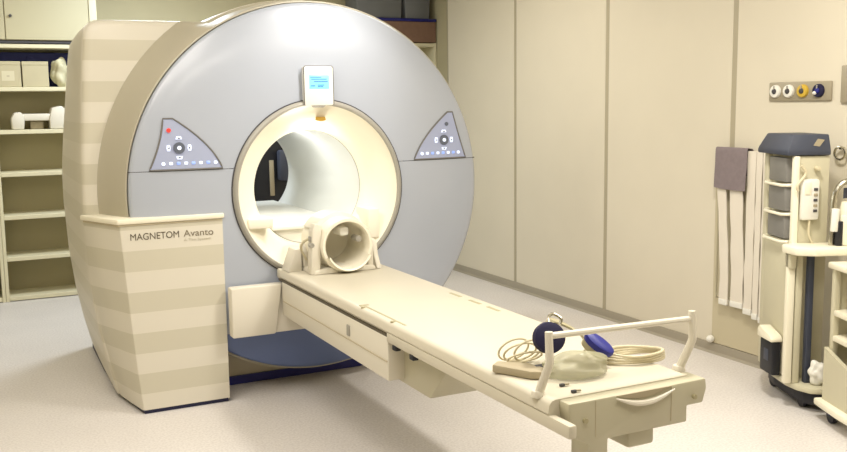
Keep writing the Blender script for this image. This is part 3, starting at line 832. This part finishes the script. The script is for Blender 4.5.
tag(obj('wall_hook', hk, 'chrome', origin=(XW, -1.36, 1.25)), 'grey ring hook on the wall right of the slate-topped cart', 'hook')

for o in list(COL.objects):
    if o.parent is None and (o.name.startswith(('wall_rack', 'hanging_strap', 'towel'))): o.location.y -= .03; o.location.z += .02
# ------------------------------------------------------------------ equipment cart (tower with bins and slate lid)
RZ = math.radians(-22.2)
A0 = Vector((1.92, -1.39, 0))
ct = thing('equipment_cart', A0, 'tall beige equipment cart with grey bins and a slate-blue lid', 'cart', rz=RZ)
def cp(nm, b, m, par=None, label=None):
    """part in the cart's own frame"""
    p = par or ct
    return obj(nm, b, m, p, label=label, local=True)
W_, D_ = .176, .29
b = NB(); box(b, (.012, .0, .13), (W_, D_, 1.235), .006); cp('column', b, 'cart')
b = NB(); box(b, (-.008, -.012, .13), (.022, .018, 1.235), .006); cp('corner_post', b, 'cartwhite')
b = NB(); box(b, (-.008, D_-.02, .13), (.03, D_+.025, 1.235), .006); cp('corner_post', b, 'cart')
lp_ = NB(); t = bmesh.new()
lo = [(-.042, -.012), (W_-.002, -.012), (W_-.002, D_+.035), (-.042, D_+.035)]; hi = [(-.012, .004), (W_-.008, .004), (W_-.008, D_-.005), (-.012, D_-.005)]
v0 = [t.verts.new((x, y, 1.238)) for x, y in lo]; v1 = [t.verts.new((x, y, 1.262)) for x, y in lo]; v2 = [t.verts.new((x, y, 1.338)) for x, y in hi]
t.faces.new(v0); t.faces.new(v2)
for A, B in ((v0, v1), (v1, v2)):
    for k in range(4): t.faces.new((A[k], A[(k+1) % 4], B[(k+1) % 4], B[k]))
bmesh.ops.recalc_face_normals(t, faces=t.faces)
bmesh.ops.bevel(t, geom=t.edges[:], offset=.006, segments=2, affect='EDGES', profile=.5)
merge(lp_, t); cp('top_case', lp_, 'slatelid', label='slate-blue flat case on top')
b = NB(); prism(b, [(.085, 1.285), (.115, 1.280), (.14, 1.312), (.108, 1.317)], -.010, -.002, 'y'); cp('case_sticker', b, 'plug')
for i, zb in enumerate((1.105, .962, .826)):
    b = NB(); prism(b, [(.018, .030), (-.022, .045), (-.022, D_-.065), (.018, D_-.05)], zb, zb+.118, 'z', .004)
    bn = cp('bin', b, 'bin')
    b = NB(); tube(b, [(.016, .020, zb-.012), (-.022, .035, zb-.014), (-.032, .06, zb-.016), (-.032, D_-.05, zb-.016), (-.022, D_-.03, zb-.014), (.016, D_-.018, zb-.012)], .008, 8)
    cp('bin_rim', b, 'cartwhite', bn)
b = NB(); box(b, (-.012, .02, .14), (.02, D_-.02, .82), .004); cp('lower_panel', b, 'cart')
b = NB(); box(b, (.025, -.034, .925), (.115, -.004, 1.125), .012); hs = cp('control_box', b, 'white', label='white keypad unit on the side')
b = NB(); prism(b, [(.038, 1.05), (.07, 1.05), (.07, 1.11), (.038, 1.11)], -.038, -.03, 'y', .002); cp('handset', b, 'cartwhite', hs)
for i in range(5):
    b = NB(); box(b, (.083, -.038, .965+.026*i), (.102, -.032, .978+.026*i), .001); cp('key', b, 'plug' if i % 2 else 'gap', hs)
b = NB(); tube(b, [(.075, -.02, .93), (.07, -.025, .86), (.085, -.03, .82), (.09, -.03, .80)], .006, 8, smooth=6); cp('cord', b, 'cable', hs)
b = NB(); tube(b, [(.02+.022*math.sin(t*.5), -.024-.004*t*.3, 1.19-.011*t) for t in range(12)], .007, 8, smooth=3); cp('coiled_lead', b, 'cable')
b = NB(); cyl(b, (.105, -.005, 1.175), (.105, -.035, 1.175), .013, .010, 14, .003); cp('peg', b, 'cable')
# base with castors
b = NB(); prism(b, [(-.022, -.03), (-.005, -.11), (.035, -.175), (.10, -.195), (.24, -.15), (.24, .26), (.2, .35), (.05, .37), (-.012, .22)], .10, .13, 'z', .010); cp('base_tray', b, 'cart')
b = NB(); prism(b, [(.03, -.02), (.04, -.10), (.10, -.15), (.22, -.11), (.22, .25), (.18, .32), (.06, .33), (.03, .2)], .03, .10, 'z', .006); cp('base_shade', b, 'dark')  # dark block put in for the shadow under the tray
for x, y in ((.06, -.05), (.2, -.05), (.17, .27), (.07, .28)):
    b = NB(); cyl(b, (x-.013, y, .037), (x+.013, y, .037), .037, seg=20, bev=.005); cs = cp('castor', b, 'dark')
    b = NB(); box(b, (x-.02, y-.012, .04), (x+.02, y+.012, .088), .004); cp('castor_fork', b, 'slatelid', cs)
# slim uprights in front of the tower
b = NB(); box(b, (-.055, -.085, .13), (-.018, -.055, .775), .005); cp('upright', b, 'cartwhite')
b = NB(); box(b, (-.012, -.085, .13), (.02, -.055, .775), .005); cp('upright', b, 'cart')
b = NB(); box(b, (.045, -.09, .13), (.075, -.06, .775), .004); cp('cable_channel', b, 'slatelid', label='dark channel strip')
# worktop
b = NB(); prism(b, [(-.06, -.02), (-.075, -.06), (-.06, -.16), (.02, -.20), (.20, -.20), (.30, -.12), (.30, -.005), (.0, -.005)], .775, .812, 'z', .008); cp('worktop', b, 'cartwhite', label='white worktop')
b = NB(); box(b, (-.055, -.10, .70), (-.02, -.045, .776), .006); cp('worktop_clamp', b, 'cart')
# waste box hung low at the left
wb = thing('waste_box', A0, 'dark box with a white lid on the base of the slate-topped cart', 'box', rz=RZ)
b = NB(); prism(b, [(-.066, .03), (-.018, .03), (-.018, .17), (-.066, .17)], .134, .305, 'z', .01); cp('box_body', b, 'black', wb)
b = NB(); prism(b, [(.022, .308), (.18, .308), (.18, .345), (.16, .368), (.04, .340), (.022, .325)], -.078, -.016, 'x', .006); cp('box_lid', b, 'cartwhite', wb)
b = NB(); box(b, (-.068, .07, .20), (-.064, .12, .26), .002); cp('box_label', b, 'slatelid', wb)
# bag between the carts
Mw = Matrix.LocRotScale(A0, Matrix.Rotation(RZ, 3, 'Z').to_quaternion(), None)
def wpt(x, y, z): return tuple(Mw @ Vector((x, y, z)))
b = NB(); lump(b, wpt(.098, -.128, .192), (.046, .030, .060), Matrix.Rotation(RZ, 3, 'Z'), 21, .16, .131)
tag(obj('plastic_bag', b, 'white', origin=wpt(.098, -.128, .131)), 'small white bag slumped on the cart base, under the worktop', 'bag')

# chrome arch with white canister on the worktop
br = thing('breathing_canister', wpt(.22, -.10, .812), 'white canister under a chrome arch on the worktop at the right picture edge', 'canister')
def wp(*l): return [wpt(*p) for p in l]
b = NB(); tube(b, wp((.145, -.10, .813), (.145, -.10, .90), (.150, -.10, 1.03), (.165, -.10, 1.085), (.20, -.10, 1.115), (.25, -.10, 1.115), (.285, -.10, 1.08), (.29, -.10, .95), (.29, -.10, .813)), .014, 10, smooth=5)
obj('arch_tube', b, 'chrome', br)
b = NB(); cyl(b, wpt(.222, -.10, .813), wpt(.222, -.10, .96), .050, seg=28, bev=.008); cyl(b, wpt(.222, -.10, .95), wpt(.222, -.10, 1.02), .045, .03, seg=28, bev=.004); obj('canister_body', b, 'cartwhite', br)
b = NB(); box(b, wpt(.20, -.09, 1.035), wpt(.26, -.07, 1.085), .004); obj('gauge', b, 'slatelid', br)
b = NB(); cyl(b, wpt(.147, -.118, .88), wpt(.152, -.118, .99), .018, seg=18, bev=.004); obj('valve', b, 'white', br)
b = NB(); cyl(b, wpt(.17, -.12, .813), wpt(.17, -.12, .93), .018, seg=18, bev=.004); obj('dark_hose', b, 'black', br)

# ------------------------------------------------------------------ shelf trolley at the right picture edge
B0 = Vector((1.905, -1.642, 0))
tr_ = thing('shelf_trolley', B0, 'cream shelf trolley with a white top, cut by the right picture edge', 'trolley', rz=RZ)
def tp_(nm, b, m, par=None, label=None): return obj(nm, b, m, par or tr_, label=label, local=True)
Lt = .46; Wt = .26
b = NB(); box(b, (-.012, -Lt-.02, .725), (Wt+.01, .02, .755), .008); tp_('trolley_top', b, 'cartwhite', label='white top')
for x, y in ((.0, -.03), (.0, -Lt), (Wt-.03, -.03), (Wt-.03, -Lt)):
    b = NB(); box(b, (x, y, .085), (x+.03, y+.03, .725), .005); tp_('corner_post', b, 'cart')
b = NB(); box(b, (Wt-.012, -Lt+.03, .13), (Wt, -.03, .725)); tp_('back_panel', b, 'cart')
b = NB(); box(b, (.03, -.012, .13), (Wt-.03, -.0, .725)); tp_('side_panel', b, 'cart')
b = NB(); box(b, (.03, -Lt, .13), (Wt-.03, -Lt+.012, .725)); tp_('side_panel', b, 'cart')
for z in (.40, .52):
    b = NB(); box(b, (.002, -Lt+.012, z-.013), (Wt-.012, -.012, z+.013), .004); tp_('shelf', b, 'cartwhite')
b = NB()
for i in range(1):
    t = bmesh.new(); rows = []
    for k in range(13):
        u = k/12; y = -.0-(Lt)*u; zt_ = .352-.075*math.sin(min(1, u*1.0)*PI*.55)
        rows.append((y, zt_))
    f0 = [t.verts.new((-.022, y, .085)) for y, z in rows]; f1 = [t.verts.new((-.022, y, z)) for y, z in rows]
    for k in range(12): t.faces.new((f0[k], f0[k+1], f1[k+1], f1[k]))
    ex = bmesh.ops.extrude_face_region(t, geom=t.faces[:])
    for v in [g for g in ex['geom'] if isinstance(g, bmesh.types.BMVert)]: v.co.x += .02
    bmesh.ops.recalc_face_normals(t, faces=t.faces)
    merge(b, t)
tp_('front_panel', b, 'cart', label='beige lower front with a swept top edge')
b = NB(); prism(b, [(-.05, .03), (Wt+.02, .03), (Wt+.02, -Lt-.02), (-.05, -Lt-.02), (-.06, -.2)], .066, .100, 'z', .01); tp_('base_tray', b, 'cartwhite')
for x, y in ((0, -.06), (0, -Lt+.02), (Wt-.04, -.06), (Wt-.04, -Lt+.02)):
    b = NB(); cyl(b, (x-.014, y, .034), (x+.014, y, .034), .034, seg=20, bev=.006); cs = tp_('castor', b, 'dark')
    b = NB(); box(b, (x-.020, y-.010, .040), (x+.020, y+.010, .070), .004); tp_('castor_fork', b, 'kick', cs)

# ------------------------------------------------------------------ light
def area(name, loc, size, watts, col, rot=(0, 0, 0)):
    l = bpy.data.lights.new(name, 'AREA'); l.shape = 'RECTANGLE'; l.size, l.size_y = size; l.energy = watts; l.color = col
    o = bpy.data.objects.new(name, l); COL.objects.link(o); o.location = loc; o.rotation_euler = rot
    return o
WARM = (1, .95, .86)
area('ceiling_light_bore', (.84, -2.0, 2.72), (.27, .27), 46, (1, .95, .86))
area('ceiling_light_left', (-1.6, -1.4, 2.72), (1.7, 1.8), 50, (1, .95, .88))
area('ceiling_light_right', (1.2, -3.2, 2.72), (1.0, 1.2), 26, WARM)
area('ceiling_light_near', (-.6, -3.2, 2.72), (1.2, .6), 22, (1, .95, .86))
area('ceiling_light_rear_left', (-1.75, 2.1, 2.72), (.9, .6), 15, WARM)
area('ceiling_light_rear_right', (1.0, .9, 2.72), (.8, 1.2), 24, WARM)
area('ceiling_light_behind', (-.35, 2.35, 2.72), (.5, .5), 42, (.80, .90, 1.0))
bl = bpy.data.lights.new('bore_light', 'POINT'); bl.energy = 1.6; bl.shadow_soft_size = .05; bl.color = (1, .94, .80)
bo = bpy.data.objects.new('bore_light', bl); COL.objects.link(bo); bo.location = (0, .10, 1.33)

sp = bpy.data.lights.new('ceiling_downlight', 'SPOT'); sp.energy = 95; sp.spot_size = math.radians(58); sp.spot_blend = 1.; sp.shadow_soft_size = .12; sp.color = (1, .96, .90)
so_ = bpy.data.objects.new('ceiling_downlight', sp); COL.objects.link(so_); so_.location = (.30, -.80, 2.70)
so_.rotation_euler = (Vector((-.02, .02, 1.62))-Vector(so_.location)).to_track_quat('-Z', 'Y').to_euler()
bt = bpy.data.lights.new('bore_tube_light', 'POINT'); bt.energy = 2.7; bt.shadow_soft_size = .04; bt.color = (1, .99, .95)
bto = bpy.data.objects.new('bore_tube_light', bt); COL.objects.link(bto); bto.location = (0, .62, 1.30)
wd = bpy.data.worlds.new('world'); S.world = wd; wd.use_nodes = True
wd.node_tree.nodes['Background'].inputs[0].default_value = (.9, .92, 1, 1)
wd.node_tree.nodes['Background'].inputs[1].default_value = .05

# ------------------------------------------------------------------ camera
f_px, yaw, pitch, roll = 927.09, .464, .1323, -.0136
cd = bpy.data.cameras.new('camera'); cam = bpy.data.objects.new('camera', cd); COL.objects.link(cam)
cd.sensor_fit = 'HORIZONTAL'; cd.sensor_width = 36; cd.lens = 36*f_px/847; cd.clip_start = .05
Fv = Vector((math.sin(yaw)*math.cos(pitch), math.cos(yaw)*math.cos(pitch), -math.sin(pitch)))
rt = Vector((math.cos(yaw), -math.sin(yaw), 0)); up = rt.cross(Fv)
Rv = rt*math.cos(roll)+up*math.sin(roll); Uv = -rt*math.sin(roll)+up*math.cos(roll)
cam.matrix_world = Matrix(((Rv.x, Uv.x, -Fv.x, -1.6915), (Rv.y, Uv.y, -Fv.y, -4.5878), (Rv.z, Uv.z, -Fv.z, 1.5153), (0, 0, 0, 1)))
S.camera = cam
S.view_settings.view_transform = 'Standard'; S.view_settings.look = 'None'; S.view_settings.gamma = 1
S.view_settings.use_curve_mapping = False
S.view_settings.exposure = 0.03
S.cycles.use_denoising = True
S.cycles.max_bounces = 8
S.cycles.sample_clamp_indirect = 6
